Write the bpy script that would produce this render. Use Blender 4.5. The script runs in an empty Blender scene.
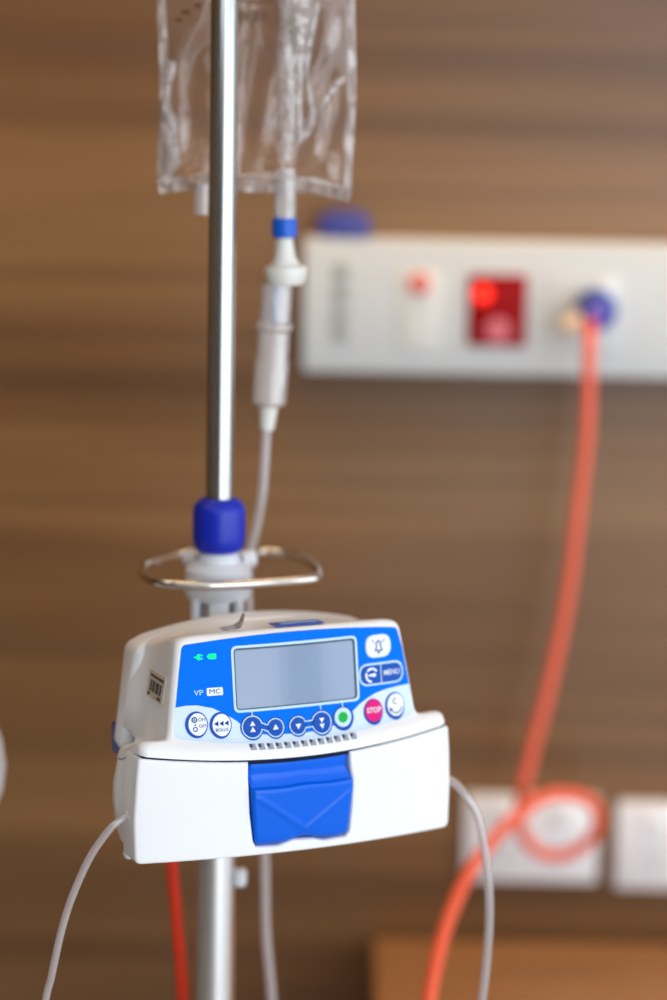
import bpy, bmesh, math, random
from mathutils import Vector, Matrix
random.seed(4)
S = bpy.context.scene
R = math.radians

# ------------------------------------------------------------------ camera
cam_d = bpy.data.cameras.new('camera'); cam = bpy.data.objects.new('camera', cam_d)
S.collection.objects.link(cam); S.camera = cam
cam_d.sensor_fit = 'HORIZONTAL'; cam_d.sensor_width = 24.0; cam_d.lens = 85.0
cam.matrix_world = (Matrix.Translation((0, 0, 1.35)) @ Matrix.Rotation(R(80), 4, 'X') @ Matrix.Rotation(R(1.1), 4, 'Z'))
cam_d.clip_start = .05
cam_d.dof.use_dof = True; cam_d.dof.focus_distance = 1.265; cam_d.dof.aperture_fstop = 2.35
cam_d.dof.aperture_blades = 0

# ------------------------------------------------------------------ world and light
W = bpy.data.worlds.new('world'); S.world = W; W.use_nodes = True
bg = W.node_tree.nodes['Background']
bg.inputs[0].default_value = (.92, .95, 1.0, 1); bg.inputs[1].default_value = 1.15

def area(name, loc, target, size, size_y, power, col):
    l = bpy.data.lights.new(name, 'AREA'); l.shape = 'RECTANGLE'; l.size = size; l.size_y = size_y
    l.energy = power; l.color = col
    o = bpy.data.objects.new(name, l); S.collection.objects.link(o); o.location = loc
    o.rotation_euler = (Vector(target) - Vector(loc)).to_track_quat('-Z', 'Y').to_euler()
    return o
# daylight through the big window on the right wall, and the warm ceiling lights
area('window_daylight', (1.42, -1.36, 1.25), (.1, 1.5, .95), 1.9, 2.3, 30.5, (.86, .94, 1.0))
area('side_daylight', (2.55, .3, 1.4), (0, 1.5, .95), 1.6, 1.5, 14, (.86, .94, 1.0))
ww = area('warm_wall_washer', (.1, 1.62, 2.5), (.1, 1.89, 1.5), 1.8, .10, 4.5, (1.0, .58, .22)); ww.data.spread = R(75)
area('warm_ceiling_light', (-1.1, .9, 2.5), (-.2, 1.4, 1.0), .6, .6, 3, (1.0, .86, .7))
area('room_ceiling_light', (-.3, -.6, 2.55), (0, 1.6, .9), 1.6, 1.0, 9, (.90, .95, 1.0))

S.view_settings.view_transform = 'Standard'; S.view_settings.look = 'None'
S.view_settings.gamma = 1; S.view_settings.exposure = 0.15
S.view_settings.use_curve_mapping = False

# ------------------------------------------------------------------ materials
def lin(c):
    return tuple((v / 12.92 if v <= .04045 else ((v + .055) / 1.055) ** 2.4) for v in [x / 255 for x in c]) + (1,)

def mat(name, rgb, rough=.4, metal=0., var=.04, scale=60., bump=0., spec=.5, coat=0., emit=0., trans=0., ior=1.45, alpha=1., sss=0.):
    m = bpy.data.materials.new(name); m.use_nodes = True
    nt = m.node_tree; b = nt.nodes['Principled BSDF']
    c = lin(rgb)
    tc = nt.nodes.new('ShaderNodeTexCoord'); nz = nt.nodes.new('ShaderNodeTexNoise')
    nz.inputs['Scale'].default_value = scale; nt.links.new(tc.outputs['Object'], nz.inputs['Vector'])
    mx = nt.nodes.new('ShaderNodeMix'); mx.data_type = 'RGBA'
    mx.inputs['A'].default_value = tuple(v * (1 - var) for v in c[:3]) + (1,)
    mx.inputs['B'].default_value = tuple(min(1, v * (1 + var)) for v in c[:3]) + (1,)
    nt.links.new(nz.outputs['Fac'], mx.inputs['Factor']); nt.links.new(mx.outputs['Result'], b.inputs['Base Color'])
    b.inputs['Roughness'].default_value = rough; b.inputs['Metallic'].default_value = metal
    b.inputs['Specular IOR Level'].default_value = spec; b.inputs['Coat Weight'].default_value = coat
    b.inputs['Coat Roughness'].default_value = .08
    b.inputs['Transmission Weight'].default_value = trans; b.inputs['IOR'].default_value = ior
    b.inputs['Alpha'].default_value = alpha
    if emit:
        b.inputs['Emission Color'].default_value = c; b.inputs['Emission Strength'].default_value = emit
    if bump:
        bp = nt.nodes.new('ShaderNodeBump'); bp.inputs['Strength'].default_value = bump; bp.inputs['Distance'].default_value = .001
        nt.links.new(nz.outputs['Fac'], bp.inputs['Height']); nt.links.new(bp.outputs['Normal'], b.inputs['Normal'])
    return m

def wood(name, dark, mid, light, zscale, rough=.45, spec=.3):
    m = bpy.data.materials.new(name); m.use_nodes = True
    nt = m.node_tree; b = nt.nodes['Principled BSDF']; N = nt.nodes.new; L = nt.links.new
    tc = N('ShaderNodeTexCoord')
    def noise(sc, detail, dist=0.):
        mp = N('ShaderNodeMapping'); L(tc.outputs['Object'], mp.inputs['Vector'])
        mp.inputs['Scale'].default_value = sc
        n = N('ShaderNodeTexNoise'); n.inputs['Scale'].default_value = 1; n.inputs['Detail'].default_value = detail
        n.inputs['Distortion'].default_value = dist
        L(mp.outputs['Vector'], n.inputs['Vector']); return n
    big = noise((.45, .45, zscale), 2, .25); fine = noise((1.4, 1.4, zscale * 7), 5, .15)
    mixf = N('ShaderNodeMix'); mixf.data_type = 'FLOAT'; mixf.inputs['Factor'].default_value = .42
    L(big.outputs['Fac'], mixf.inputs['A']); L(fine.outputs['Fac'], mixf.inputs['B'])
    cr = N('ShaderNodeValToRGB'); L(mixf.outputs['Result'], cr.inputs['Fac'])
    e = cr.color_ramp.elements
    e[0].position = .36; e[0].color = lin(dark); e[1].position = .64; e[1].color = lin(light)
    k = e.new(.5); k.color = lin(mid)
    L(cr.outputs['Color'], b.inputs['Base Color']); b.inputs['Roughness'].default_value = rough
    b.inputs['Specular IOR Level'].default_value = spec
    bp = N('ShaderNodeBump'); bp.inputs['Strength'].default_value = .08; bp.inputs['Distance'].default_value = .001
    L(fine.outputs['Fac'], bp.inputs['Height']); L(bp.outputs['Normal'], b.inputs['Normal'])
    return m

def clear(name, tint, haze, hazecol, gloss_lo=.06, gloss_hi=.75, bump=0., bscale=30., stretch=(1, 1, 1), rough=.08):
    """thin clear plastic film: mostly see-through, shiny at glancing angles, slightly milky"""
    m = bpy.data.materials.new(name); m.use_nodes = True
    nt = m.node_tree; nt.nodes.clear(); N = nt.nodes.new; L = nt.links.new
    out = N('ShaderNodeOutputMaterial'); tr = N('ShaderNodeBsdfTransparent'); tr.inputs[0].default_value = tint
    gl = N('ShaderNodeBsdfGlossy'); gl.inputs['Roughness'].default_value = rough
    df = N('ShaderNodeBsdfDiffuse'); df.inputs[0].default_value = lin(hazecol)
    tl = N('ShaderNodeBsdfTranslucent'); tl.inputs[0].default_value = lin(hazecol)
    lw = N('ShaderNodeLayerWeight'); lw.inputs['Blend'].default_value = .35
    mr = N('ShaderNodeMapRange'); mr.inputs['To Min'].default_value = gloss_lo; mr.inputs['To Max'].default_value = gloss_hi
    L(lw.outputs['Facing'], mr.inputs['Value'])
    dd = N('ShaderNodeMixShader'); dd.inputs[0].default_value = .5; L(df.outputs[0], dd.inputs[1]); L(tl.outputs[0], dd.inputs[2])
    m1 = N('ShaderNodeMixShader'); m1.inputs[0].default_value = haze; L(tr.outputs[0], m1.inputs[1]); L(dd.outputs[0], m1.inputs[2])
    m2 = N('ShaderNodeMixShader'); L(mr.outputs[0], m2.inputs[0]); L(m1.outputs[0], m2.inputs[1]); L(gl.outputs[0], m2.inputs[2])
    L(m2.outputs[0], out.inputs['Surface'])
    tc = N('ShaderNodeTexCoord'); mp = N('ShaderNodeMapping'); mp.inputs['Scale'].default_value = stretch
    nz = N('ShaderNodeTexNoise'); nz.inputs['Scale'].default_value = bscale; nz.inputs['Detail'].default_value = 3; nz.inputs['Distortion'].default_value = .6
    L(tc.outputs['Object'], mp.inputs['Vector']); L(mp.outputs[0], nz.inputs['Vector'])
    bp = N('ShaderNodeBump'); bp.inputs['Strength'].default_value = bump; bp.inputs['Distance'].default_value = .01
    L(nz.outputs['Fac'], bp.inputs['Height'])
    for n in (gl, lw): L(bp.outputs['Normal'], n.inputs['Normal'])
    return m

M = dict(
    wall=wood('wood_laminate', (88, 56, 24), (115, 79, 40), (138, 100, 58), 7.5, .38, spec=.6),
    cab=wood('light_wood', (140, 100, 66), (160, 118, 80), (176, 134, 94), 9.0),
    floor=mat('vinyl_floor', (196, 190, 184), .4, scale=8, var=.08),
    ceil=mat('ceiling_paint', (225, 222, 215), .9, scale=12),
    white=mat('white_abs', (236, 239, 243), .32, var=.012, scale=40, coat=.15),
    white2=mat('white_abs_rear', (232, 235, 240), .3, var=.012, scale=40, coat=.15),
    seam=mat('seam_dark', (22, 34, 60), .7, spec=.1),
    bluep=mat('blue_overlay', (0, 114, 240), .5, var=.02, spec=.05),
    lightp=mat('pale_overlay', (206, 226, 250), .38, var=.01),
    ringb=mat('button_blue', (0, 78, 178), .4, spec=.2),
    ringw=mat('pale_line', (190, 224, 250), .4),
    btnw=mat('button_white', (232, 240, 250), .35),
    ink=mat('blue_ink', (10, 60, 135), .5, spec=.1),
    grey_ink_and_shade=mat('grey_ink_and_shade', (60, 76, 105), .5, spec=.1),
    pink=mat('pink_button', (220, 8, 125), .4, spec=.2),
    green=mat('green_button', (10, 176, 66), .4, spec=.2),
    led=mat('green_led', (10, 225, 120), .5, emit=.95, spec=.1),
    lcd=mat('lcd_glass', (122, 144, 176), .16, var=.05, scale=25, coat=.6),
    lcdshade=mat('lcd_edge_shade', (52, 72, 98), .3),
    slot=mat('vent_dark', (150, 162, 178), .5),
    latch=mat('blue_latch', (0, 98, 226), .2, var=.02, spec=.3),
    blue=mat('blue_plastic', (14, 40, 178), .35, bump=.15, scale=900),
    blue2=mat('blue_ring', (10, 92, 206), .3),
    bluedk=mat('blue_base', (36, 60, 150), .4),
    cream=mat('label_paper', (206, 198, 184), .6),
    black=mat('black_ink', (40, 38, 40), .6),
    steel=mat('brushed_steel', (188, 194, 194), .22, 1., var=.06, scale=200),
    chrome=mat('chrome', (214, 212, 208), .12, 1.),
    hub=mat('white_nylon', (222, 228, 236), .35),
    rubber=mat('castor_rubber', (50, 50, 54), .6),
    cord=mat('orange_red_cord', (240, 106, 80), .5),
    redcord=mat('red_cord', (232, 52, 16), .4),
    railw=mat('rail_white', (212, 216, 216), .5, var=.02, scale=5),
    platew=mat('plate_white', (236, 240, 246), .35, var=.01),
    greyb=mat('grey_button', (158, 160, 152), .5),
    red=mat('red_socket', (150, 0, 4), .5, spec=.15),
    neon=mat('red_neon', (255, 36, 10), .3, emit=1.2),
    pinkish=mat('socket_face', (214, 110, 122), .4),
    coral=mat('coral_switch', (222, 110, 100), .4),
    plug=mat('plug_blue', (14, 56, 160), .4),
    purple=mat('plug_purple', (120, 96, 190), .4),
    beige=mat('beige_plastic', (232, 214, 190), .45),
    milky=mat('milky_plastic', (226, 226, 222), .3, var=.03),
    tube=clear('clear_tube', (.97, .97, .98, 1), .30, (225, 225, 232), .10, .9, rough=.12),
    tube2=clear('milky_tube', (.97, .96, .97, 1), .45, (238, 234, 238), .10, .6, rough=.2),
    cham=clear('clear_chamber', (.98, .98, .98, 1), .55, (248, 246, 248), .10, .85, bump=.3, bscale=60, rough=.12),
    bag=clear('clear_film', (.985, .975, .975, 1), .05, (240, 228, 228), .035, .6, bump=.9, bscale=16, stretch=(1.3, 1, .8), rough=.13),
    seal=clear('film_seal', (.97, .96, .96, 1), .46, (232, 224, 222), .10, .7, bump=.4, bscale=90, rough=.15),
    fold=clear('film_fold', (.98, .97, .97, 1), .20, (240, 234, 234), .10, .8, bump=.6, bscale=70, rough=.1),
    tape=clear('clear_tape', (.97, .97, .97, 1), .25, (225, 222, 215), .2, .9, bump=.5, bscale=120, rough=.1),
)

# ------------------------------------------------------------------ helpers
C = S.collection
def link(name, me, m, parent=None, smooth=True):
    o = bpy.data.objects.new(name, me); C.objects.link(o)
    for k in (m if isinstance(m, (list, tuple)) else [m]): me.materials.append(k)
    if parent is not None: o.parent = parent
    if smooth:
        for p in me.polygons: p.use_smooth = True
        try: me.set_sharp_from_angle(angle=R(38))
        except Exception: pass
    return o
def obj(name, bm, m, parent=None, smooth=True, label=None):
    me = bpy.data.meshes.new(name); bmesh.ops.recalc_face_normals(bm, faces=bm.faces); bm.to_mesh(me); bm.free()
    o = link(name, me, m, parent, smooth)
    if label: o['label'] = label
    return o
def thing(name, label, cat, loc=(0, 0, 0), rz=0, group=None):
    o = bpy.data.objects.new(name, None); C.objects.link(o); o.empty_display_size = .02
    o.location = loc; o.rotation_euler = (0, 0, rz); o['label'] = label; o['category'] = cat
    if group: o['group'] = group
    return o
def tag(o, label, cat, group=None):
    o['label'] = label; o['category'] = cat
    if group: o['group'] = group
    return o
def struct(o): o['kind'] = 'structure'; return o

def ring_loft(bm, rings, closed=True, cap0=True, cap1=True, mi=0):
    vs = [[bm.verts.new(p) for p in r] for r in rings]; n = len(vs[0])
    for a, b in zip(vs, vs[1:]):
        for i in range(n if closed else n - 1):
            j = (i + 1) % n; f = bm.faces.new((a[i], a[j], b[j], b[i])); f.material_index = mi
    if cap0: bm.faces.new(vs[0][::-1]).material_index = mi
    if cap1: bm.faces.new(vs[-1]).material_index = mi
    return vs
def lathe(bm, prof, c=(0, 0, 0), axis=(0, 0, 1), n=40, cap=True, mi=0):
    """prof = [(radius, height)] along axis from c"""
    ax = Vector(axis).normalized(); u = ax.orthogonal().normalized(); v = ax.cross(u); c = Vector(c)
    rings = [[c + ax * h + (u * math.cos(2 * math.pi * k / n) + v * math.sin(2 * math.pi * k / n)) * max(r, 1e-5) for k in range(n)] for r, h in prof]
    return ring_loft(bm, rings, True, cap, cap, mi)
def catmull(pts, sub=10):
    P = [Vector(p) for p in pts]; P = [P[0] * 2 - P[1]] + P + [P[-1] * 2 - P[-2]]; out = []
    for i in range(1, len(P) - 2):
        for k in range(sub):
            t = k / sub; a, b, c, d = P[i - 1:i + 3]
            out.append(.5 * (2 * b + (c - a) * t + (2 * a - 5 * b + 4 * c - d) * t * t + (3 * b - a - 3 * c + d) * t ** 3))
    out.append(P[-2]); return out
def tube(bm, pts, r, n=16, sub=10, spline=True, cap=True, mi=0):
    P = catmull(pts, sub) if spline else [Vector(p) for p in pts]
    t0 = (P[1] - P[0]).normalized(); u = t0.orthogonal().normalized(); rings = []
    for i, p in enumerate(P):
        t = ((P[min(i + 1, len(P) - 1)] - P[max(i - 1, 0)])).normalized()
        u = (u - t * u.dot(t)).normalized(); v = t.cross(u)
        rr = r(i / (len(P) - 1)) if callable(r) else r
        rings.append([p + (u * math.cos(2 * math.pi * k / n) + v * math.sin(2 * math.pi * k / n)) * rr for k in range(n)])
    ring_loft(bm, rings, True, cap, cap, mi)
def box(bm, c, s, bev=0., seg=2, mi=0):
    r = bmesh.ops.create_cube(bm, size=1); vs = r['verts']
    for v in vs: v.co = Vector(c) + Vector((v.co.x * s[0], v.co.y * s[1], v.co.z * s[2]))
    es = {e for v in vs for e in v.link_edges}
    for f in {f for v in vs for f in v.link_faces}: f.material_index = mi
    if bev: bmesh.ops.bevel(bm, geom=list(es), offset=bev, segments=seg, profile=.5, affect='EDGES', material=mi)
def roundpoly(pts, r, n=5):
    out = []; N = len(pts)
    for i, p in enumerate(pts):
        a, b, c = Vector(pts[i - 1]), Vector(p), Vector(pts[(i + 1) % N])
        rr = r[i] if isinstance(r, (list, tuple)) else r
        if rr <= 0: out.append((b.x, b.y)); continue
        u = (a - b); w = (c - b); lu, lw = u.length, w.length; u.normalize(); w.normalize()
        ang = u.angle(w)
        if ang > 3.0: out.append((b.x, b.y)); continue
        d = min(rr / math.tan(ang / 2), lu * .48, lw * .48)
        p0 = b + u * d; p1 = b + w * d
        for k in range(n + 1):
            t = k / n; q = p0 * (1 - t) ** 2 + b * 2 * t * (1 - t) + p1 * t * t; out.append((q.x, q.y))
    return out
def circ(cx, cy, rx, ry=None, n=40, a0=0, a1=360):
    ry = ry or rx; full = abs(a1 - a0) >= 360
    return [(cx + rx * math.cos(R(a0 + (a1 - a0) * k / (n if full else n - 1))), cy + ry * math.sin(R(a0 + (a1 - a0) * k / (n if full else n - 1)))) for k in range(n)]
def rrect(x0, y0, x1, y1, r): return roundpoly([(x0, y0), (x1, y0), (x1, y1), (x0, y1)], r)

def curve_bm(polys=None, text=None, size=1., extrude=0., bevel=0., off=0., res=3, at=(0, 0), weight=0., sx=1.):
    """filled 2D outline (inner outlines become holes) or text, as a bmesh in the XY plane, z from -e to e"""
    if text is not None:
        cu = bpy.data.curves.new('tmp', 'FONT'); cu.body = text; cu.size = size; cu.align_x = 'CENTER'; cu.align_y = 'CENTER'; cu.offset = weight
    else:
        cu = bpy.data.curves.new('tmp', 'CURVE'); cu.dimensions = '2D'
        for pl in polys:
            sp = cu.splines.new('POLY'); sp.points.add(len(pl) - 1); sp.use_cyclic_u = True
            for q, p in zip(sp.points, pl): q.co = (p[0], p[1], 0, 1)
        cu.offset = off
    cu.fill_mode = 'BOTH'; cu.extrude = extrude; cu.bevel_depth = bevel; cu.bevel_resolution = res
    o = bpy.data.objects.new('tmp', cu); C.objects.link(o); bpy.context.view_layer.update()
    me = bpy.data.meshes.new_from_object(o.evaluated_get(bpy.context.evaluated_depsgraph_get()))
    bm = bmesh.new(); bm.from_mesh(me); bmesh.ops.remove_doubles(bm, verts=bm.verts, dist=1e-5)
    bpy.data.objects.remove(o); bpy.data.curves.remove(cu); bpy.data.meshes.remove(me)
    for v in bm.verts: v.co.x = v.co.x * sx + at[0]; v.co.y += at[1]
    return bm
def slice_bm(bm, step_x, step_y=0.):
    for ax, st in ((0, step_x), (1, step_y)):
        if not st: continue
        lo = min(v.co[ax] for v in bm.verts); hi = max(v.co[ax] for v in bm.verts)
        k = math.ceil(lo / st)
        while k * st < hi:
            n = [0, 0, 0]; n[ax] = 1; c = [0, 0, 0]; c[ax] = k * st
            bmesh.ops.bisect_plane(bm, geom=list(bm.verts) + list(bm.edges) + list(bm.faces), plane_co=c, plane_no=n, dist=1e-5); k += 1
def merge(dst, src, mi=0):
    mp = {v: dst.verts.new(v.co) for v in src.verts}
    for f in src.faces:
        try: g = dst.faces.new([mp[v] for v in f.verts]); g.material_index = mi
        except ValueError: pass
    src.free()

# ------------------------------------------------------------------ room
def slab(name, c, s, m):
    bm = bmesh.new(); box(bm, c, s); return struct(obj(name, bm, m, smooth=False))
slab('floor', (.1, .3, -.05), (5.2, 3.3, .1), M['floor'])
slab('wall_back', (.1, 1.94, 1.3), (5.2, .1, 2.6), M['wall'])
slab('ceiling', (.1, .3, 2.65), (5.2, 3.3, .1), M['ceil'])
slab('wall_left', (-2.55, .3, 1.3), (.1, 3.2, 2.6), M['wall'])
slab('wall_front', (-1.075, -1.45, 1.3), (2.85, .1, 2.6), mat('painted_wall', (150, 140, 128), .8, scale=6))

# ------------------------------------------------------------------ bedside cabinet
cb = thing('bedside_cabinet', 'light wood bedside cabinet against the wall under the white socket plates', 'cabinet', (.31, 1.67, 0))
bm = bmesh.new(); box(bm, (0, 0, .635), (.54, .43, .024), .003); obj('cabinet_top', bm, M['cab'], cb)
bm = bmesh.new(); box(bm, (0, .005, .34), (.51, .40, .564), .002); box(bm, (0, .02, .03), (.47, .36, .056), .002); obj('cabinet_body', bm, M['cab'], cb)
for z0, z1 in ((.44, .60), (.08, .42)):
    bm = bmesh.new(); box(bm, (0, -.202, (z0 + z1) / 2), (.49, .016, z1 - z0), .003)
    d = obj('drawer' if z0 > .3 else 'cabinet_door', bm, M['cab'], cb)
    bm = bmesh.new(); tube(bm, [(-.06, -.209, z1 - .05), (-.06, -.23, z1 - .05), (.06, -.23, z1 - .05), (.06, -.209, z1 - .05)], .005, spline=False)
    obj('handle', bm, M['steel'], d)

# ------------------------------------------------------------------ wall service panel
WY = 1.89
def wbox(bm, x0, z0, x1, z1, out, back=0., bev=.0015, mi=0):
    """box standing on the wall plane: sticks out from 'back' to 'out' metres in front of the wall"""
    box(bm, ((x0 + x1) / 2, WY - (out + back) / 2, (z0 + z1) / 2), (x1 - x0, out - back, z1 - z0), bev, 2, mi)
pn = thing('service_panel', 'long white medical service panel on the wood wall with red socket', 'wall panel', (0, 0, 0))
bm = bmesh.new(); wbox(bm, -.0275, 1.1235, .62, 1.2305, .022, 0, .004); obj('panel_body', bm, M['railw'], pn)
for z in (1.204, 1.187, 1.170, 1.155):
    bm = bmesh.new(); lathe(bm, [(.0065, 0), (.0065, .003), (.005, .004)], (.0032, WY - .0215, z), (0, -1, 0), 24)
    obj('button', bm, M['greyb'], pn, label='small grey round button')
bm = bmesh.new(); wbox(bm, .049, 1.142, .082, 1.205, .024, .020); so = obj('outlet', bm, M['beige'], pn, label='pale outlet with coral switch')
so.data.materials[0] = mat('pale_outlet', (220, 218, 212), .5)
bm = bmesh.new(); lathe(bm, [(.0085, 0), (.0085, .003), (.007, .004)], (.0645, WY - .0235, 1.1955), (0, -1, 0), 24); obj('switch', bm, M['coral'], so)
bm = bmesh.new(); wbox(bm, .1035, 1.147, .1500, 1.2040, .026, .020, .002); so = obj('red_outlet', bm, M['red'], pn, label='red power outlet with lit red indicator')
bm = bmesh.new(); lathe(bm, [(.0072, 0), (.0072, .003), (.006, .004)], (.1145, WY - .0255, 1.1885), (0, -1, 0), 24); obj('indicator_light', bm, M['neon'], so)
bm = bmesh.new(); lathe(bm, [(.010, 0), (.010, .0025), (.008, .003)], (.127, WY - .0255, 1.160), (0, -1, 0), 24)
for a in (-1, 1): box(bm, (.127 + a * .004, WY - .0288, 1.163), (.0014, .0008, .006))
obj('socket_face', bm, M['pinkish'], so)
bm = bmesh.new(); wbox(bm, .165, 1.146, .226, 1.205, .024, .020, .002); so = obj('outlet', bm, M['railw'], pn)
bm = bmesh.new(); wbox(bm, .208, 1.185, .219, 1.200, .027, .023, .001); obj('switch', bm, M['platew'], so)
# blue clip on top of the panel
bm = bmesh.new(); box(bm, (.0045, WY - .012, 1.2305 + .0085), (.041, .020, .017), .003, 3); box(bm, (.0045, WY - .014, 1.2305 + .0185), (.030, .012, .004), .001)
tag(obj('blue_clip', bm, mat('clip_blue', (64, 70, 150), .45)), 'small dark blue clip resting on the left top edge of the white panel', 'clip')

# plug with its orange cord
pl = thing('power_cord', 'thick orange-red power cord plugged into the white wall panel, looped near the wall plates', 'power cord', (0, 0, 0))
bm = bmesh.new(); lathe(bm, [(.0150, .0), (.0162, .003), (.0162, .018), (.013, .028), (.007, .031), (0, .031)], (.2035, WY - .024, 1.1785), (0, -1, 0), 32); obj('plug', bm, M['plug'], pl)
bm = bmesh.new(); lathe(bm, [(.0075, 0), (.0075, .004), (.005, .006), (0, .006)], (.2015, WY - .053, 1.1785), (0, -1, 0), 24); obj('plug_cap', bm, M['purple'], pl)
bm = bmesh.new(); tube(bm, [(.196, WY - .040, 1.176), (.188, WY - .045, 1.170), (.178, WY - .048, 1.163)], lambda t: .0085 - .0015 * t, 20); obj('plug_collar', bm, M['beige'], pl, label='cream coloured collar of the plug')
bm = bmesh.new()
tube(bm, [(0.1984, 1.842, 1.1703), (0.1951, 1.815, 1.1629), (0.1936, 1.803, 1.1510), (0.1940, 1.800, 1.0911), (0.1894, 1.800, 1.0284), (0.1834, 1.800, 0.9570), (0.1711, 1.800, 0.8845), (0.1602, 1.800, 0.8356), (0.1535, 1.800, 0.7986), (0.1521, 1.803, 0.7754), (0.1620, 1.808, 0.7549), (0.1810, 1.812, 0.7448), (0.2021, 1.810, 0.7526), (0.2146, 1.806, 0.7707), (0.2108, 1.800, 0.7916), (0.1925, 1.795, 0.8010), (0.1703, 1.785, 0.8020), (0.1506, 1.760, 0.7972), (0.1302, 1.710, 0.7969), (0.1042, 1.620, 0.7988), (0.0863, 1.540, 0.7958), (0.0751, 1.480, 0.7897), (0.0666, 1.420, 0.7790), (0.0625, 1.380, 0.7624),
          (.058, 1.365, .70), (.054, 1.36, .60), (.052, 1.36, .42), (.055, 1.38, .12), (.03, 1.36, .012), (-.02, 1.20, .008)], .0050, 16, 8)
obj('cord', bm, M['cord'], pl)

# socket plates
def plate(x0, x1, z0, z1, label):
    t = thing('wall_socket', label, 'power socket', (0, 0, 0), group=None)
    bm = bmesh.new(); wbox(bm, x0, z0, x1, z1, .011, 0, .003); obj('plate', bm, M['platew'], t)
    w = x1 - x0
    for k in (.28, .72):
        cx = x0 + w * k; cz = (z0 + z1) / 2
        bm = bmesh.new(); wbox(bm, cx - .007, cz + .014, cx + .007, cz + .028, .014, .010, .001); obj('switch', bm, M['platew'], t)
        bm = bmesh.new()
        for dx, dz, a in ((-.006, 0, 30), (.006, 0, -30), (0, -.012, 0)):
            b2 = bmesh.new(); box(b2, (0, 0, 0), (.0018, .001, .007))
            bmesh.ops.transform(b2, matrix=Matrix.Translation((cx + dx, WY - .0112, cz - .008 + dz)) @ Matrix.Rotation(R(a), 4, 'Y'), verts=b2.verts); merge(bm, b2)
        obj('socket_slots', bm, M['slot'], t)
    return t
plate(.1135, .2250, .6990, .7730, 'white double wall socket behind the orange cord loop')
plate(.2395, .3520, .6945, .7695, 'white double wall socket cut by the right edge of the photo')

# ------------------------------------------------------------------ IV stand
PX, PY = -.0668, 1.3619
st = thing('iv_stand', 'steel drip stand with blue collar, white hub and wire handle, holding the infusion pump', 'drip stand', (PX, PY, 0))
bm = bmesh.new(); lathe(bm, [(.0080, 1.09), (.0080, 1.66), (.006, 1.663)], n=48); obj('upper_pole', bm, M['steel'], st)
bm = bmesh.new(); lathe(bm, [(.0120, .10), (.0120, 1.046)], n=48); obj('lower_pole', bm, mat('satin_steel', (226, 228, 230), .34, 1., var=.05, scale=150), st, label='wider lower steel tube')
bm = bmesh.new(); lathe(bm, [(.0105, 1.0775), (.0138, 1.0795), (.0152, 1.0835), (.0155, 1.088), (.0155, 1.102), (.0148, 1.1055), (.0120, 1.1085), (.0098, 1.1100), (.0082, 1.1100)], n=64); obj('collar', bm, M['blue'], st, label='blue plastic collar')
bm = bmesh.new(); lathe(bm, [(.0105, 1.078), (.0120, 1.0765), (.0130, 1.072), (.0165, 1.0705), (.0195, 1.068), (.0198, 1.0530), (.0185, 1.0505), (.0150, 1.0490), (.0113, 1.0485)], n=64)
for s in (-1, 1): tube(bm, [(s * .012, .014, 1.0695), (s * .019, .019, 1.0705)], .0055, 20, 4)
obj('hub', bm, M['hub'], st)
bm = bmesh.new(); lathe(bm, [(.0118, 1.02), (.0150, 1.022), (.0150, 1.0505)], n=48)
obj('sleeve', bm, M['chrome'], st)
bm = bmesh.new()
for s in (-1, 1): tube(bm, [(s * .0125, -.014, 1.026), (s * .0125, -.014, 1.052)], .0028, 14, 2)
box(bm, (.001, -.0155, 1.036), (.012, .006, .032), .002)
obj('clamp_plate', bm, M['hub'], st)
ringp = [(-.078, 1.3755), (-.0815, 1.3950), (-.0863, 1.4100), (-.0936, 1.4115), (-.104, 1.397), (-.1108, 1.3790), (-.1112, 1.3570), (-.1053, 1.3384), (-.0951, 1.3265), (-.0780, 1.3235), (-.0589, 1.3262), (-.035, 1.3355), (-.0157, 1.3450), (-.0090, 1.3520), (-.0080, 1.3675), (-.0122, 1.3907), (-.0197, 1.4093), (-.0292, 1.4215), (-.0430, 1.4255), (-.0500, 1.4150), (-.0532, 1.3950), (-.0545, 1.3760)]
bm = bmesh.new(); tube(bm, [(x - PX, y - PY, 1.0655) for x, y in ringp], .0029, 16, 8); obj('wire_handle', bm, M['chrome'], st)
bm = bmesh.new(); lathe(bm, [(.0040, .010), (.0040, .0115), (.0050, .012), (.0058, .0133), (.0060, .0165), (.0048, .0185), (0, .019)], (0, 0, .8785), (1, -.12, 0), 32)
k = obj('clamp_knob', bm, M['hub'], st, label='small pale clamp knob')
bm = bmesh.new()
for s in (-1, 1): tube(bm, [(0, 0, 1.655), (s * .04, .010, 1.655), (s * .075, .02, 1.645), (s * .095, .028, 1.63), (s * .11, .032, 1.645)], .003, 12)
tube(bm, [(0, 0, 1.655), (.022, .02, 1.655), (.0175, .036, 1.60), (.0172, .040, 1.53), (.0172, .046, 1.516), (.0172, .053, 1.527)], .0025, 12)
obj('bag_hook', bm, M['chrome'], st)
bm = bmesh.new(); lathe(bm, [(.03, .085), (.034, .09), (.034, .12), (.02, .14), (.0115, .145)], n=32); obj('base_hub', bm, M['steel'], st)
for k in range(5):
    a = R(18 + 72 * k); d = Vector((math.cos(a), math.sin(a), 0))
    bm = bmesh.new(); tube(bm, [d * .02 + Vector((0, 0, .105)), d * .15 + Vector((0, 0, .10)), d * .28 + Vector((0, 0, .075))], .011, 12)
    lg = obj('base_leg', bm, M['steel'], st)
    bm = bmesh.new(); q = d * .28; side = Vector((-d.y, d.x, 0))
    lathe(bm, [(.018, -.008), (.025, -.007), (.025, .007), (.018, .008)], q + Vector((0, 0, .026)), side, 24); lathe(bm, [(.007, .03), (.007, .07)], q, n=12)
    obj('castor', bm, M['rubber'], lg)

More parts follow.
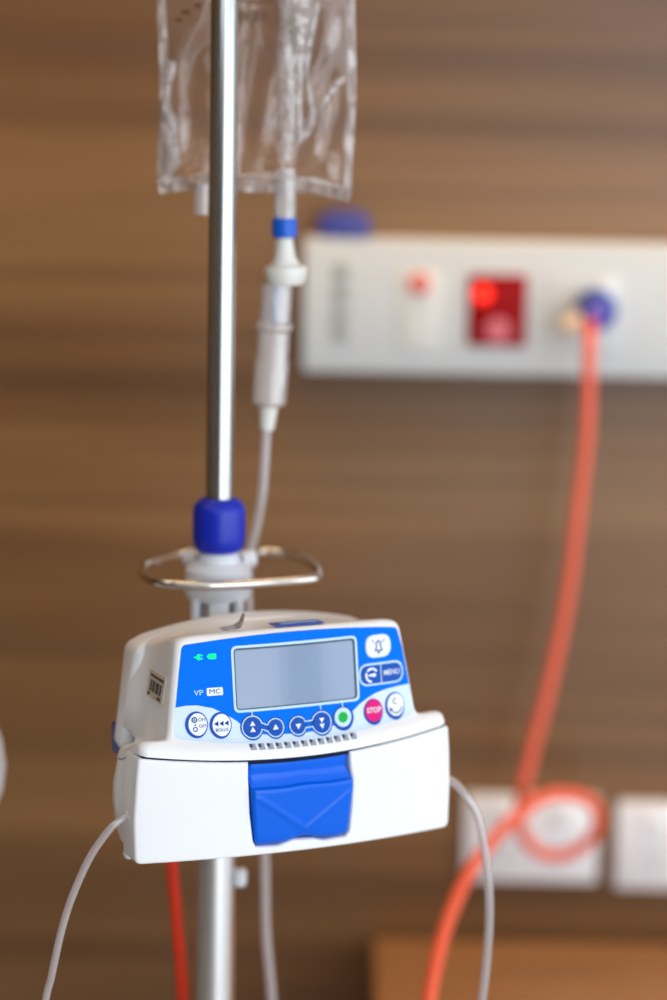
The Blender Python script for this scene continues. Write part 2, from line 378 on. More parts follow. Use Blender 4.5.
# ------------------------------------------------------------------ infusion pump
mm = .001
pump = thing('infusion_pump', 'white and blue infusion pump with grey screen clamped to the steel drip stand', 'infusion pump', (-.01709, 1.255, .93435), R(25))
BUL = 10.
def bul(x): return -BUL * (1 - (x / 95) ** 2)
PROF = [(-5, 0), (60.8, 0), (64, .8), (66, 2.2), (68, 4.2), (69.5, 6.2), (71, 7.4), (74, 8.8), (120, 18), (140, 22)]
def prof(z):
    for (a, fa), (b, fb) in zip(PROF, PROF[1:]):
        if z <= b: return fa + (fb - fa) * (z - a) / (b - a)
    return PROF[-1][1]
def sag(x, zn):
    k = 1 - (x / 93) ** 2
    if zn <= 0: w = 0
    elif zn < 60: w = -7 * zn / 60
    elif zn < 69.5: w = -7
    elif zn < 119: w = -7 + 10 * (zn - 69.5) / 49.5
    else: w = 3
    return w * k
def nom(x, z):
    a = z
    for _ in range(30): a = z - sag(x, a)
    return a
def front(x, z):        # depth of the moulded front surface at (x, z)
    return prof(nom(x, z)) + bul(x)

def rrpath(hw, f, b, rf, rb, nf=36):
    pts = []
    for k in range(nf + 1): pts.append((-hw + rf + (2 * hw - 2 * rf) * k / nf, f))
    for k in range(1, 7): a = R(-90 + 90 * k / 6); pts.append((hw - rf + rf * math.cos(a), f + rf + rf * math.sin(a)))
    for k in range(1, 7): pts.append((hw, f + rf + (b - rb - f - rf) * k / 7))
    for k in range(0, 7): a = R(90 * k / 6); pts.append((hw - rb + rb * math.cos(a), b - rb + rb * math.sin(a)))
    for k in range(1, 12): pts.append((hw - rb - (2 * hw - 2 * rb) * k / 12, b))
    for k in range(0, 7): a = R(90 + 90 * k / 6); pts.append((-hw + rb + rb * math.cos(a), b - rb + rb * math.sin(a)))
    for k in range(1, 7): pts.append((-hw, b - rb - (b - rb - f - rf) * k / 7))
    for k in range(1, 6): a = R(180 + 90 * k / 6); pts.append((-hw + rf + rf * math.cos(a), f + rf + rf * math.sin(a)))
    return pts
#        z_nominal, half width, extra front recess, back, front radius, back radius
RN = [(1, 86, 22, 44, 3, 12), (3, 90.5, 19.5, 48, 3, 16), (10, 92.3, 19, 54, 3, 20), (25, 93.2, 19, 60, 3, 24), (40, 93, 19, 60, 3, 24), (50, 92.3, 19, 57, 3, 22), (59.6, 92, 19, 53, 3, 20),
      (60.1, 90.5, 6, 53, 3, 20), (60.3, 91.5, .8, 52.5, 4, 20), (60.7, 92.2, .1, 52.5, 4.5, 20), (62, 92.2, 0, 52, 4.5, 20), (64.5, 91.8, 0, 50, 5, 19), (66, 91.0, 0, 48.5, 5, 18), (67.2, 89.5, 0, 47, 5, 17), (67.9, 87, 0.2, 46.5, 5, 16),
      (68.3, 84, .3, 47, 4.5, 14), (68.7, 80, .2, 50, 4, 10), (69.4, 77, 0, 56, 3.5, 8), (70.6, 75.4, 0, 60, 3.2, 5), (73, 74.6, 0, 60, 3, 4), (80, 73.5, 0, 60, 3, 4), (90, 71.9, 0, 60, 3, 4), (100, 70.2, 0, 60, 3, 4), (110, 68.6, 0, 60, 3, 4),
      (114.5, 67.8, 0, 60, 3.2, 4), (116.6, 67.1, .4, 60, 4, 4), (118, 65.8, 1.3, 60, 5, 5), (118.9, 63.6, 3, 60, 6, 5), (119.3, 60.5, 5.0, 59, 7, 5), (119.4, 52, 8, 57, 6, 5), (119.4, 35, 12, 53, 4, 4), (119.4, 15, 16, 48, 3, 3), (119.4, 5, 19, 44, 1, 1)]
def sm(t): t = max(0, min(1, t)); return t * t * (3 - 2 * t)
bm = bmesh.new(); rings = []
for zn, hw, fx, b, rf, rb in RN:
    pf = prof(zn); f = pf + fx; r = []
    for x, y in rrpath(hw, f, b, rf, rb):
        w = (b - y) / (b - f); y2 = y + bul(x) * max(0, w); dz = 0
        sh = -11 * sm((y - 4) / 34) * sm((zn - 20) / 45) * (1 - sm((zn - 70) / 15))
        if zn > 69: x *= 1 + .11 * (1 - .75 * sm((zn - 72) / 36)) * sm((y - 41) / 19) * sm((zn - 69) / 4); dz = -5.5 * sm((y - 22) / 38) * sm((abs(x) - 30) / 45) * sm((zn - 95) / 20) - 6.5 * sm((y - 12) / 42) * sm((zn - 85) / 30)
        r.append((x * mm, y2 * mm, (zn + sag(x, zn) + dz + sh) * mm))
    rings.append(r)
ring_loft(bm, rings); obj('housing', bm, M['white'], pump)

def slabxz(poly, d0, d1, bev, name, m, parent, frontmap=None, step=6., label=None, res=4):
    """outline in (x, z) mm given thickness from depth d0 to d1 with rounded edges; parent space of the pump"""
    e = (d1 - d0) / 2
    b = curve_bm([poly] if isinstance(poly[0][0], (int, float)) else poly, extrude=e - bev, bevel=bev, off=-bev, res=res)
    if frontmap: slice_bm(b, step)
    for v in b.verts:
        x, z, d = v.co.x, v.co.y, (d0 + e - v.co.z)
        y = frontmap(x, z, d) if frontmap else d
        v.co = Vector((x * mm, y * mm, z * mm))
    return obj(name, b, m, parent, label=label)

# rear shell: a wider, slightly taller arched back half, with the blue foot under it
def arch(hw_b, hw_t, zb, zt, rise, n=24):
    top = [(hw_t * (1 - 2 * k / n), zt + rise * (1 - (1 - 2 * k / n) ** 2)) for k in range(n + 1)]
    return top
rp = roundpoly([(-84.5, 52), (-80, 44), (80, 44), (84.5, 52), (74, 105)] + [(71.5 * (1 - 2 * k / 20), 107.5 + 9.5 * (1 - (1 - 2 * k / 20) ** 2)) for k in range(1, 20)] + [(-74, 105)], [3, 3, 3, 3, 8] + [0] * 19 + [8])
rs = slabxz(rp, 55, 76, 4, 'rear_shell', M['white2'], pump)
for v in rs.data.vertices:
    z = v.co.z / mm; lim = 57 + (z - 50) * 2.0
    if z < 60: v.co.y = min(v.co.y, max(lim, 55.2) * mm)
slabxz(roundpoly([(-82, 42), (82, 42), (82.3, 60), (-82.3, 60)], 3), 56, 75.5, 3, 'rear_base', M['bluedk'], pump, label='dark blue back plate of the pump')
bm = bmesh.new(); box(bm, (0, .085, .055), (.060, .028, .050), .004); box(bm, (0, .1180, .055), (.044, .044, .038), .006)
obj('pole_clamp', bm, M['white2'], pump)

# door (white flap with a cut-out for the latch)
def doormap(x, z, d): return bul(x) * (1 - d / 19.) + d
def gapz(x): return 59.42 - 7 * (1 - (x / 93) ** 2)
def dbot(x): return -.3 - .006 * x
LX0, LX1 = -32.0, 29.3
top_l = [(x, gapz(x)) for x in (-93.2, -85, -75, -65, -55, -45, -38, -32.6)]
top_r = [(x, gapz(x)) for x in (27.4, 35, 45, 55, 65, 75, 85, 93.2)]
notch = [(-32.5, 44), (-31.9, 36), (-31.3, 24), (-29.3, 8.3), (-27.6, 5.0), (-15, 4.3), (-6.3, 6.8), (6.3, 6.0), (12.5, 4.1), (26, 4.6), (28.2, 7.5), (29.4, 24), (29.6, 37), (28.0, 44)]
bot = [(x, dbot(x)) for x in (95.2, 85, 60, 30, 0, -30, -60, -85, -94.6)]
right_side = [(94.6, 45), (95.6, 25)]
left_side = [(-95.4, 25), (-94.3, 45)]
door_poly = top_l + notch + top_r + right_side + bot + left_side
rad = [2.5] + [0] * 7 + [0] * 14 + [0] * 7 + [2.5] + [0, 0] + [4] + [0] * 7 + [4] + [0, 0]
door_poly = roundpoly(door_poly, rad)
door = slabxz(door_poly, 0, 19, 1.5, 'door', M['white'], pump, doormap)
# dark seal shown in the thin gaps round the door
bm = bmesh.new()
n = 48
rings = []
for d in (1.0, 17.5):
    rings.append([(x * mm, (bul(x) * (1 - d / 19) + d) * mm, (gapz(x) + o) * mm) for o, xs in ((-1.6, range(n + 1)), (1.0, range(n, -1, -1))) for x in [-90.8 + 181.6 * k / n for k in xs]])
ring_loft(bm, rings); obj('door_seal', bm, M['seam'], pump, label='dark seam above the door')
# tube outlets on each side of the door
for s in (-1, 1):
    bm = bmesh.new(); lathe(bm, [(.0034, -.002), (.0034, .0012), (.0028, .0016)], (s * .0942, .0125, .0244), (s, 0, 0), 24)
    obj('tube_outlet', bm, M['white2'], door)
bm = bmesh.new(); tube(bm, [(-.0905, .016, .0045), (-.0912, .0195, .0005), (-.090, .022, -.001)], .003, 14, 4); obj('foot', bm, M['white2'], pump)

# latch
def zbot(x): return 5.0 + (2.4 * math.exp(-(x / 8.5) ** 2))
ROWS = [(0, -4.2), (.015, -1.5), (.05, .1)] + [(.08 + .018 * k, .5 + 2.4 * ((.018 * k) / .54) ** .8) for k in range(31)] + [ (.655, 3.0), (.672, 2.6), (.682, 1.5), (.69, .2), (.72, -.8), (.78, -2.0), (.82, -2.6), (.835, -2.6), (.86, -2.2), (.93, -1.8), (.955, -1.9), (.97, -3.6), (.985, -5.0), (1.0, -5.4)]
bm = bmesh.new(); rings = []
for t, h in ROWS:
    xl = -31.3 if t > .6 else -31.3 + 3.0 * (1 - t / .6) ** 1.2
    xr = 28.9 if t > .6 else 28.9 - 2.0 * (1 - t / .6) ** 1.2
    if t > .69: k = min(1, (t - .69) / .1); xr = 28.9 - 1.9 * k; xl = -31.3 - .4 * k
    if t < .06: xl += 2.2 * (1 - t / .06); xr -= 2.2 * (1 - t / .06)
    r = []
    NX = 60
    for k in range(NX + 1):
        u = k / NX; x = xl + (xr - xl) * u
        zt = 53.2 + (.7 * (x / 30) ** 2); z = zbot(x) * (1 - t) + zt * t
        if t < .1: z += 0
        edge = min(u, 1 - u) * (xr - xl); hh = h - 1.2 * max(0, 1 - edge / 1.6) ** 2
        if t < .6: hh += .55 * math.exp(-((z - (12.5 + .72 * abs(x - 1))) / 1.9) ** 2) * sm(t / .08)  # shallow V ridge shaped to imitate a reflection on the paddle
        r.append((x * mm, (bul(x) - hh) * mm, z * mm))
    for k in range(NX, -1, -1):
        x, y, z = r[k]; r.append((x, (7.0) * mm, z))
    rings.append(r)
ring_loft(bm, rings); obj('door_latch', bm, M['latch'], pump, label='glossy blue latch paddle of the door')

# control panel graphics -------------------------------------------------
def decal(bm, mi, h, polys=None, step=5., **kw):
    t = h + .25
    b = curve_bm(polys, extrude=t / 2, **kw); slice_bm(b, step, step)
    for v in b.verts:
        x, z = v.co.x, v.co.y; hh = h if v.co.z > 0 else -.25
        if v.co.z > 0: hh = h
        v.co = Vector((x * mm, (front(x, z) - hh) * mm, z * mm))
    merge(bm, b, mi)
def part(name, parent, layers, label=None):
    mats = []; bm = bmesh.new()
    for m, h, kw in layers:
        if M[m] not in mats: mats.append(M[m])
        decal(bm, mats.index(M[m]), h, **kw)
    return obj(name, bm, mats, parent, smooth=False, label=label)
def P(*polys, **kw): return dict(polys=list(polys), **kw)
def T(s, x, z, size, w=0., sx=1.): return dict(text=s, size=size, at=(x, z), weight=w, sx=sx)

outer = [(-64.3, 116.2)] + [(x, 116.2 + 3.6 * (1 - (x / 64) ** 2)) for x in (-55, -44, -33, -22, -11, 0, 11, 22, 33, 44, 55)] + [(64.8, 116.0), (67.6, 105), (70.6, 88), (72.8, 68.3)]
outer += [(x, 67.3 - 6.1 * (1 - (x / 72) ** 2)) for x in (69, 60, 45, 30, 15, 0, -15, -30, -45, -60, -66)] + [(-71.2, 67.8), (-69.8, 84), (-67, 100)]
rad = [3] + [0] * 11 + [3, 0, 0, 5] + [0] * 11 + [5, 0, 0]
base = part('control_panel', pump, [('lightp', .15, P(roundpoly(outer, rad)))], 'pale blue control panel face')
bound = [(70.9, 84.0), (63, 83.6), (56.3, 83.0), (49, 81.6), (43.4, 79.4), (38, 76.6), (33.5, 73.2), (30, 70), (24, 67.5), (16, 65.6), (4, 64.8), (-8, 65.0), (-20, 65.8), (-27, 66.8), (-31.5, 70), (-36, 74.2), (-42, 78.2), (-49.2, 82.0), (-57.9, 84.1), (-64, 84.2), (-69.6, 83.6)]
bo = outer[:13] + [(67.6, 105)] + bound + [(-67, 100)]
part('blue_field', base, [('bluep', .28, P(roundpoly(bo, [3] + [0] * 11 + [3] + [0] * 23)))], 'bright blue field of the control panel')
# screen
def quad(x0, x1, z0, z1, r, bow=.4): return roundpoly([(x0, z0), (x1, z0), (x1, z1), (x0, z1)], r)
part('screen_frame', base, [('ringw', .75, P(quad(-37.4, 38.0, 78.6, 114.4, 3.4), quad(-36.1, 36.7, 79.9, 113.1, 2.4)))], 'pale outline frame of the screen')
part('screen', base, [('lcdshade', .36, P(quad(-36.3, 36.9, 79.7, 113.3, 2.4))), ('lcd', .46, P(quad(-35.3, 35.2, 80.6, 111.9, 1.6)))], 'grey-blue unlit display')  # dark rim painted in place of the shadow inside the bezel recess
# status lights
part('plug_light', base, [('led', .5, P(roundpoly([(-58, 109.2), (-58, 109.9), (-56.6, 109.9), (-56.2, 111), (-54.9, 111.3), (-54.9, 107.9), (-56.2, 108.2), (-56.6, 109.2)], .2))), ('led', .5, P(quad(-54.9, -53.4, 110.1, 110.8, .2))), ('led', .5, P(quad(-54.9, -53.4, 108.4, 109.1, .2)))], 'lit green mains plug symbol')
part('battery_light', base, [('led', .5, P(roundpoly([(-51.0, 109.6), (-49.6, 111), (-45.8, 111), (-45.8, 108.2), (-49.6, 108.2)], .3)))], 'lit green battery symbol')
part('model_mark', base, [('ringw', .42, T('VP', -56.6, 90.6, 4.1, 0., 1.15)), ('btnw', .42, P(quad(-52, -43.0, 88.7, 92.9, .7))), ('ink', .55, T('MC', -47.5, 90.8, 3.5, 0, 1.3))], 'small printed letters VP MC')
# buttons
part('power_button', base, [('ringb', .55, P(circ(-58.7, 73.9, 6.3, 7.0))), ('btnw', 1.0, P(circ(-58.2, 74.1, 5.1, 5.9))),
     ('ink', 1.15, P(circ(-60.0, 76.6, 1.6), circ(-60, 76.6, .95))), ('ink', 1.15, P(circ(-60, 76.6, .5))), ('ink', 1.15, P(circ(-59.7, 71.6, 1.35), circ(-59.7, 71.6, .85))), ('ink', 1.15, P(circ(-59.7, 73.9, .45))),
     ('grey_ink_and_shade', 1.15, T('ON', -55.9, 76.5, 2.5)), ('grey_ink_and_shade', 1.15, T('OFF', -55.6, 73.0, 2.4))], 'round white ON OFF button')
tri = lambda x, z, s, a: [(x + s * math.cos(R(a + 120 * k)), z + s * math.sin(R(a + 120 * k))) for k in range(3)]
part('bolus_button', base, [('ringb', .55, P(circ(-45.3, 72.7, 6.2, 7.0))), ('btnw', 1.0, P(circ(-44.9, 72.9, 5.1, 5.9)))] +
     [('ink', 1.15, P(tri(-47.6 + 2.9 * k, 73.7, 1.6, 180))) for k in range(3)] + [('ink', 1.15, T('BOLUS', -44.9, 70.3, 2.4, 0, 1.0))], 'round white BOLUS button')
def dumb(x0, z0, r0, x1, z1, r1, neck=2.0):
    s = 1 if x1 > x0 else -1; p = []
    a0 = math.degrees(math.asin(neck / r0)); a1 = math.degrees(math.asin(neck / r1))
    if s > 0: return circ(x0, z0, r0, n=32, a0=a0, a1=360 - a0) + circ(x1, z1, r1, n=32, a0=-180 + a1, a1=180 - a1)
    return circ(x1, z1, r1, n=32, a0=a1, a1=360 - a1) + circ(x0, z0, r0, n=32, a0=-180 + a0, a1=180 - a0)
def pairkey(xb, zb, xs, zs, ups, label):
    L = [('ringb', .45, P(circ(xb, zb, 6.9))), ('ringb', .45, P(circ(xs, zs, 5.9))),
         ('ringw', .6, P(dumb(xb, zb, 6.1, xs, zs, 5.1), dumb(xb, zb, 5.5, xs, zs, 4.5, 1.4))),
         ('ringb', .9, P(circ(xb, zb, 5.1))), ('ringb', .9, P(circ(xs, zs, 4.1)))]
    a = 90 if ups else -90
    for dz in (-1.6, 1.6): L.append(('btnw', 1.05, P(tri(xb, zb + dz, 1.75, a))))
    L.append(('btnw', 1.05, P(tri(xs, zs, 1.9, a))))
    return part('arrow_button', base, L, label)
pairkey(-27.4, 70.4, -14.1, 69.0, True, 'linked pair of blue up arrow buttons')
pairkey(13.6, 69.2, -.7, 68.9, False, 'linked pair of blue down arrow buttons')
part('start_button', base, [('ringb', .5, P(circ(27, 70.3, 6.7))), ('ringw', .7, P(circ(26.9, 70.7, 5.2))), ('green', 1.0, P(circ(26.9, 70.7, 2.9)))], 'green dot start button')
part('stop_button', base, [('ringb', .5, P(circ(46.4, 71.6, 6.2, 7.0))), ('pink', 1.0, P(circ(46.5, 72.4, 5.5, 6.1))), ('btnw', 1.2, T('STOP', 46.5, 72.4, 4.0, .04, .95))], 'pink STOP button')
part('silence_button', base, [('ringb', .5, P(circ(60.6, 73.2, 6.4, 7.4))), ('btnw', 1.0, P(circ(60.9, 73.8, 5.4, 6.1))),
     ('grey_ink_and_shade', 1.15, P(circ(60.6, 75.9, 1.7, n=16, a0=60, a1=300) + circ(60.6, 75.9, 1.2, n=16, a0=300, a1=60))),
     ('ink', 1.15, P(circ(61.0, 73.2, 4.1, n=16, a0=205, a1=350) + circ(61.0, 73.2, 3.5, n=16, a0=350, a1=205))), ('ink', 1.15, P(tri(57.6, 71.6, 1.4, 120)))], 'round white button with curved arrow')
part('alarm_button', base, [('btnw', .9, P(roundpoly([(44.0, 101.4), (59.4, 101.4), (59.4, 112.8), (44.0, 112.8)], 5.6, 10))),
     ('ringw', .5, P(roundpoly([(43.4, 100.8), (60.0, 100.8), (60.0, 113.4), (43.4, 113.4)], 6.2, 10))),
     ('ink', 1.05, P(roundpoly([(48.6, 104.4), (54.8, 104.4), (53.6, 106), (53.2, 109.2), (51.7, 110.8), (50.2, 109.2), (49.8, 106)], .5), roundpoly([(50, 105.1), (53.4, 105.1), (52.8, 106.4), (52.5, 108.9), (51.7, 109.8), (50.9, 108.9), (50.6, 106.4)], .3))),
     ('ink', 1.05, P(circ(51.7, 103.6, .7))), ('ink', 1.05, P([(47.2, 110.6), (47.5, 110.9), (49.6, 109.0), (49.3, 108.7)])), ('ink', 1.05, P([(56.2, 110.6), (55.9, 110.9), (53.8, 109.0), (54.1, 108.7)]))], 'white oval alarm bell button')
def pill(x0, x1, z0, z1): return roundpoly([(x0, z0), (x1, z0), (x1, z1), (x0, z1)], (z1 - z0) / 2 - .05, 10)
part('menu_button', base, [('ringw', .5, P(pill(38.4, 67.2, 85.8, 98.0))), ('ringb', .9, P(roundpoly([(39.5, 86.9), (52.2, 86.9), (52.2, 96.9), (39.5, 96.9)], [4.9, 0, 0, 4.9], 10))),
     ('ringb', .9, P(roundpoly([(53.1, 86.9), (66.1, 86.9), (66.1, 96.9), (53.1, 96.9)], [0, 4.9, 4.9, 0], 10))),
     ('btnw', 1.05, T('MENU', 59.4, 92.0, 4.2, .02, .92)),
     ('btnw', 1.05, P(circ(46.4, 91.6, 4.2, n=20, a0=30, a1=140) + circ(46.4, 91.6, 3.0, n=20, a0=140, a1=30))),
     ('btnw', 1.05, P(circ(46.4, 91.6, 4.2, n=20, a0=155, a1=265) + circ(46.4, 91.6, 3.0, n=20, a0=265, a1=155))),
     ('btnw', 1.05, P([(44.2, 91.9), (44.2, 91.3), (48.4, 90.6), (49.4, 91.6), (48.4, 92.6)]))], 'blue pill button with gauge symbol and MENU')
for x in (-27.2, 13.4, 27.0): part('marker_line', base, [('ringw', .5, P(quad(x - .3, x + .3, 76.2, 78.5, 0)))], 'thin pale line joining screen and button')
# ventilation slots
L = []
for k in range(13):
    x = -29.0 + 60.2 * k / 12; z = 66.4 - 7 * (1 - (x / 93) ** 2) + .7
    L.append(('slot', .1, P(quad(x - 1.85, x + 1.75, z - 1.5, z + 1.3, .3))))
    L.append(('grey_ink_and_shade', .2, P(quad(x - 1.85, x - .2, z - .2, z + 1.3, .3))))  # darker quad paints the shade of a dent onto the flat slot
part('vent_slots', pump, L, 'row of small grey slots under the control panel')

# labels on the housing
def hw_at(z):
    return 73.5 + (68.6 - 73.5) * (z - 80) / 30 + .1
def sidepatch(y0, y1, z0, z1, out, skew=0.):
    pts = []
    for y, z in ((y0, z0), (y1, z0 + skew), (y1, z1 + skew), (y0, z1)):
        pts.append((-(hw_at(z) * (1 + .11 * sm((y - 41) / 19)) + out) * mm, y * mm, z * mm))
    return pts
def prism(bm, a, b, mi):
    ring_loft(bm, [a, b], mi=mi)
bm = bmesh.new(); prism(bm, sidepatch(17.5, 41, 82.6, 97.2, -.4, .4), sidepatch(17.5, 41, 82.6, 97.2, .25, .4), 0)
for k, w in enumerate((1.1, .5, .9, 1.3, .5, .7, 1.2, .5, 1.1, .6)):
    y = 21.0 + k * 1.75; prism(bm, sidepatch(y, y + w, 86.2, 92.2, 0, 0), sidepatch(y, y + w, 86.2, 92.2, .4, 0), 1)
for k in range(10):
    y = 19.5 + k * 2.0; prism(bm, sidepatch(y, y + 1.3, 93.8, 95.3, 0), sidepatch(y, y + 1.3, 93.8, 95.3, .4), 1)
for y in (20.5, 22.3, 24.1, 36.5, 38.1): prism(bm, sidepatch(y, y + 1.1, 83.6, 85.2, 0), sidepatch(y, y + 1.1, 83.6, 85.2, .4), 1)
obj('barcode_label', bm, [M['cream'], M['black']], pump, smooth=False, label='small cream barcode sticker on the side')
bm = bmesh.new(); rings = []
def topz(x, y=20): return 119.4 + 3 * (1 - (x / 93) ** 2) - 6.5 * sm((y - 12) / 42)
for h in (-.3, .25):
    rings.append([((x + (2 if y > 15 else 0)) * mm, y * mm, (topz(x, y) + h) * mm) for y, xs in ((11.5, range(9)), (27, range(8, -1, -1))) for x in [-9 + 29 * k / 8 for k in xs]])
ring_loft(bm, rings, mi=0)
for k in range(13):
    x = -4 + 1.7 * k; rings = [[((x + dx) * mm, y * mm, (topz(x, y) + h) * mm) for dx, y in ((0, 16), (1.1, 16), (1.1, 18.4), (0, 18.4))] for h in (0, .4)]
    ring_loft(bm, rings, mi=1)
obj('top_label', bm, [mat('label_blue', (18, 66, 178), .4), M['ringw']], pump, smooth=False, label='narrow blue sticker on top')
bm = bmesh.new(); rings = []
for x, z, w in ((-36, 119.9, 9), (-30, 120.4, 10), (-27, 121.0, 9), (-24.5, 123.5, 6), (-23.2, 127.5, 4)):
    rings.append([(x * mm, (24 - w / 2) * mm, z * mm), (x * mm, (24 + w / 2) * mm, z * mm), ((x + .4) * mm, (24 + w / 2) * mm, (z + .3) * mm), ((x + .4) * mm, (24 - w / 2) * mm, (z + .3) * mm)])
ring_loft(bm, rings); obj('tape_scrap', bm, M['tape'], pump, label='scrap of clear tape sticking up from the top')

# ------------------------------------------------------------------ tubes at the pump
bm = bmesh.new(); tube(bm, [(-.1060, 1.2265, .9595), (-.1115, 1.222, .9572), (-.1175, 1.22, .9520), (-.1277, 1.22, .9363), (-.1370, 1.22, .9146), (-.1430, 1.22, .8946), (-.1484, 1.22, .8688), (-.1520, 1.22, .8520), (-.158, 1.22, .80), (-.17, 1.20, .70), (-.20, 1.12, .60), (-.26, 1.0, .52)], .0021, 16)
tag(obj('infusion_tube', bm, M['tube2']), 'thin clear tube leaving the left side hole of the pump and curving down', 'tube')
bm = bmesh.new(); tube(bm, [(.0695, 1.306, .9583), (.0735, 1.303, .9562), (.0790, 1.30, .9505), (.0858, 1.30, .9394), (.0907, 1.30, .9186), (.0938, 1.30, .8947), (.0945, 1.30, .8705), (.0932, 1.30, .8432), (.0912, 1.30, .8200), (.085, 1.30, .74), (.075, 1.29, .62), (.05, 1.25, .52)], .0026, 16)
tag(obj('infusion_tube', bm, M['tube2']), 'clear tube arching out of the right end of the pump and hanging down', 'tube')
bm = bmesh.new(); tube(bm, [(-.095, 1.345, .958), (-.0975, 1.358, .935), (-.0968, 1.378, .905), (-.0942, 1.38, .8806), (-.0909, 1.38, .8436), (-.0868, 1.38, .792), (-.086, 1.385, .72), (-.095, 1.39, .5), (-.10, 1.40, .25), (-.13, 1.45, .03), (-.22, 1.55, .008)], .0037, 16)
tag(obj('pump_cord', bm, M['redcord']), 'bright red cord hanging straight down behind the left of the pump', 'power cord')

# ------------------------------------------------------------------ drip bag
BY = 1.408
bag = thing('drip_bag', 'clear wrinkled plastic drip bag hanging behind the steel pole, nearly empty', 'drip bag', (-.050, BY, 1.286))
def bagpt(u, v, side):
    """u -1..1 across, v 0..1 up; two soft sheets that meet in the seams"""
    hw = .0562 + .0012 * math.sin(9 * v + 1); x = u * hw; z = v * .215 - .002 * u - .0015 * math.sin(5 * u)
    e = max(0, 1 - u * u) ** .6 * max(0, min(1, v / .10)) ** .6 * max(0, min(1, (1 - v) / .12)) ** .6
    th = .0045 + .0035 * math.sin(2.6 * u + 1) + .002 * v
    wr = .0022 * math.sin(13 * u + 7 * v + 2.2 * math.sin(9 * v)) + .0016 * math.sin(23 * u * (1.1 - v) - 15 * v) + .0012 * math.sin(31 * v + 8 * u * u)
    wr *= .35 + .65 * abs(u) + .5 * (1 - v) ** 2
    crumple = .0016 * math.sin(4 * u + 3 * v)
    return Vector((x, side * (th * e) + wr * e * (1 if side > 0 else .8) + crumple, z))
for side, nm in ((-1, 'front_film'), (1, 'back_film')):
    bm = bmesh.new(); U, V = 60, 90
    g = [[bm.verts.new(bagpt(-1 + 2 * i / U, j / V, side) + Vector((0, side * .0002, 0))) for i in range(U + 1)] for j in range(V + 1)]
    for j in range(V):
        for i in range(U): bm.faces.new((g[j][i], g[j][i + 1], g[j + 1][i + 1], g[j + 1][i]))
    obj(nm, bm, M['bag'], bag)
# welded seams: side strips and the crinkled bottom strip
def strip(path, w, name, wav=.0008, n=14):
    bm = bmesh.new(); P_ = catmull(path, n); rings = []
    for i, p in enumerate(P_):
        t = (P_[min(i + 1, len(P_) - 1)] - P_[max(i - 1, 0)]).normalized(); s = Vector((-t.z, 0, t.x)) * w / 2
        o = Vector((0, wav * math.sin(i * 1.1) + wav * .7 * math.sin(i * .43), 0)); th = Vector((0, .0006, 0))
        rings.append([p - s + o - th, p + s * .0 + o * 1.6 - th * 1.7, p + s - o - th, p + s - o + th, p - s + o + th])
    ring_loft(bm, rings); return obj(name, bm, M['seal'], bag)
strip([(-.0555, 0, .004), (-.054, 0, .06), (-.0562, 0, .12), (-.0548, 0, .21)], .0050, 'side_seam', .0006)
strip([(.0545, 0, .002), (.0562, 0, .06), (.0545, 0, .12), (.056, 0, .21)], .0048, 'side_seam', .0006)
strip([(-.057, 0, .002), (-.03, 0, .0055), (0, 0, .004), (.03, 0, .005), (.048, 0, .001), (.057, 0, -.001)], .0085, 'bottom_seam', .0016, 12)
strip([(-.055, 0, .213), (0, 0, .216), (.055, 0, .213)], .010, 'top_seam', .0004, 12)
# inner port channel and folds
bm = bmesh.new()
tube(bm, [(.0185, -.0075, .02), (.018, -.009, .06), (.016, -.008, .105), (.015, -.006, .15)], lambda t: .0042 + .002 * math.sin(5 * t), 14, 8)
tube(bm, [(.0235, -.0065, .085), (.0225, -.0075, .11), (.0215, -.007, .15), (.021, -.006, .20)], lambda t: .0055 + .006 * min(1, 3 * t), 18, 8)
tube(bm, [(.0255, -.0065, .030), (.0235, -.0075, .060), (.0245, -.007, .10)], lambda t: .003 + .003 * t, 14, 8)
tube(bm, [(-.0535, -.004, .005), (-.0495, -.006, .018), (-.0525, -.006, .033), (-.0500, -.005, .045)], lambda t: .0050 - .0015 * abs(math.sin(9 * t)), 12, 8)
tube(bm, [(-.050, -.004, .012), (-.048, -.006, .030), (-.052, -.006, .048), (-.050, -.004, .075)], lambda t: .0045 - .002 * t + .0012 * math.sin(14 * t), 12, 8)
tube(bm, [(.034, -.005, .045), (.046, -.006, .062), (.0515, -.004, .068)], lambda t: .0026 - .001 * abs(t - .5), 12, 8)
tube(bm, [(.024, -.006, .028), (.033, -.007, .045), (.029, -.006, .075), (.034, -.005, .11)], lambda t: .0024 + .001 * math.sin(9 * t), 12, 8)
tube(bm, [(-.036, -.005, .0085), (0, -.006, .0095), (.03, -.006, .008), (.050, -.004, .004)], lambda t: .0020 + .0009 * math.sin(19 * t), 12, 10)
obj('film_folds', bm, M['fold'], bag, label='shiny folds of the clear film')
bm = bmesh.new()
for k in range(9): box(bm, (-.012 + .0023 * k, -.0125, .1015), (.0009 + .0006 * (k % 2), .0002, .006))
for x, z, s in ((-.041, .103, .005), (-.034, .107, .0045), (-.045, .0985, .003)): box(bm, (x, -.012, z), (s, .0002, .0022), 0)
for k in range(3): box(bm, (-.003, -.0125, .110 + .004 * k), (.03 - .006 * k, .0002, .0011))
obj('bag_print', bm, mat('faint_print', (96, 66, 50), .7), bag, label='faint brown printing on the bag')
bm = bmesh.new(); lathe(bm, [(.0042, -.014), (.0045, -.012), (.0045, .004)], (-.0315, 0, 0), n=24); obj('side_port', bm, M['cham'], bag)
bm = bmesh.new(); lathe(bm, [(.0066, -.016), (.0066, .001), (.0075, .006), (.0060, .014)], (.0178, 0, 0), n=32); obj('outlet_port', bm, M['cham'], bag)

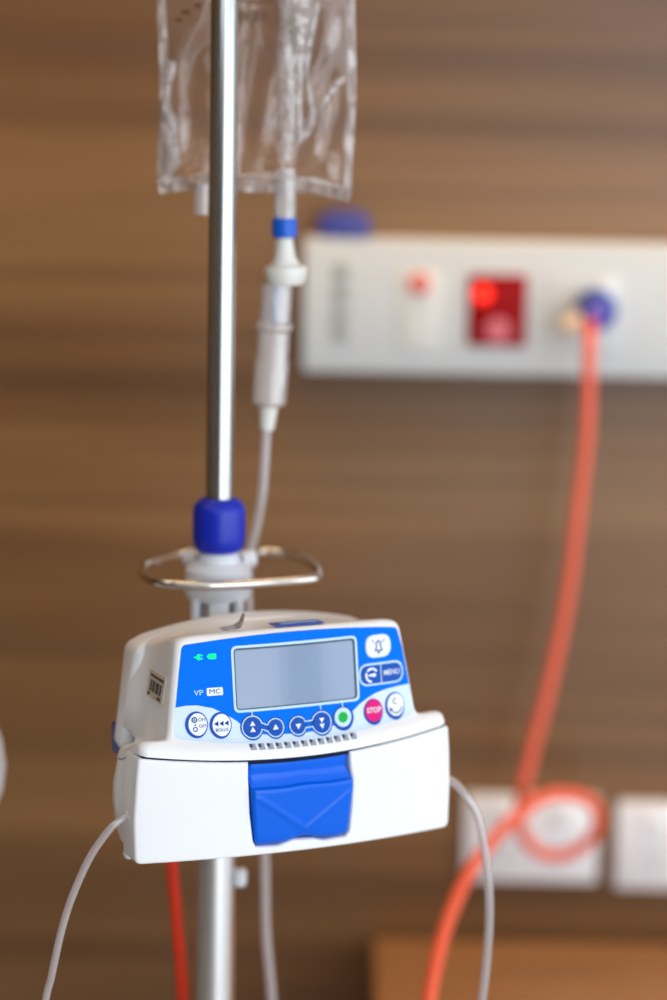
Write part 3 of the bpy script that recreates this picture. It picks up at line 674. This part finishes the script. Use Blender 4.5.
# drip chamber with its line
dc = thing('drip_chamber', 'clear drip chamber with blue ring and long line, hanging under the bag', 'drip chamber', (0, 0, 0))
bm = bmesh.new(); lathe(bm, [(.0062, 0), (.0073, .0005), (.0075, .003), (.0075, .0095), (.0068, .0115), (.0060, .0118)], (-.0322, BY, 1.2594), n=40); obj('blue_ring', bm, M['blue2'], dc, label='bright blue ring')
bm = bmesh.new(); lathe(bm, [(.0048, .0), (.0052, -.003), (.0064, -.012), (.0085, -.0165), (.0122, -.0180), (.0126, -.0205), (.0112, -.0265), (.0098, -.0285)], (-.0322, BY, 1.2600), (-.04, 0, 1), 32); obj('spike_flange', bm, M['milky'], dc, label='milky white spike with wide flange')
ax = (.0545, 0, 1)
bm = bmesh.new(); lathe(bm, [(.0086, .0745), (.0092, .073), (.0094, .052), (.0112, .051), (.0112, .0475), (.0096, .046), (.0094, .030), (.0102, .028), (.0102, .003), (.0085, .001), (.0050, 0)], (-.0400, BY, 1.1575), ax, 40); obj('chamber', bm, M['cham'], dc)
bm = bmesh.new(); lathe(bm, [(.0022, .050), (.0026, .058), (.0026, .068), (.0018, .074)], (-.0400, BY, 1.1575), ax, 20); obj('drop_tip', bm, mat('tip_blue', (96, 140, 200), .4), dc, label='pale blue tip inside the chamber')
bm = bmesh.new(); lathe(bm, [(.0040, -.012), (.0046, -.009), (.0056, .0), (.0060, .004), (0, .004)], (-.0403, BY, 1.1560), ax, 24); obj('chamber_outlet', bm, M['milky'], dc)
bm = bmesh.new(); tube(bm, [(-.0410, BY, 1.1470), (-.0417, BY, 1.131), (-.0430, 1.408, 1.1067), (-.0462, 1.409, 1.085), (-.0496, 1.408, 1.0695), (-.0512, 1.405, 1.0508), (-.0490, 1.402, 1.0133), (-.0420, 1.402, .9300), (-.0384, 1.405, .8761), (-.0368, 1.405, .8272), (-.0325, 1.405, .781), (-.030, 1.405, .72), (-.031, 1.405, .62)], .0031, 16)
obj('line', bm, M['tube2'], dc)

# ------------------------------------------------------------------ white rounded head at the left edge
wk = thing('round_head_stand', 'white rounded plastic end just entering at the left edge, beside the pump', 'stand', (-.238, 1.36, 0))
bm = bmesh.new(); lathe(bm, [(.013, -.05), (.022, -.046), (.036, -.034), (.0435, -.015), (.0455, 0), (.0435, .015), (.036, .034), (.022, .046), (0, .05)], (0, 0, .944), n=48, cap=False)
bmesh.ops.remove_doubles(bm, verts=bm.verts, dist=1e-4); obj('rounded_end', bm, M['white2'], wk)
bm = bmesh.new(); lathe(bm, [(.012, .02), (.012, .905)], n=24); lathe(bm, [(.10, 0), (.10, .012), (.03, .024), (.012, .03)], n=40); obj('post', bm, M['steel'], wk)
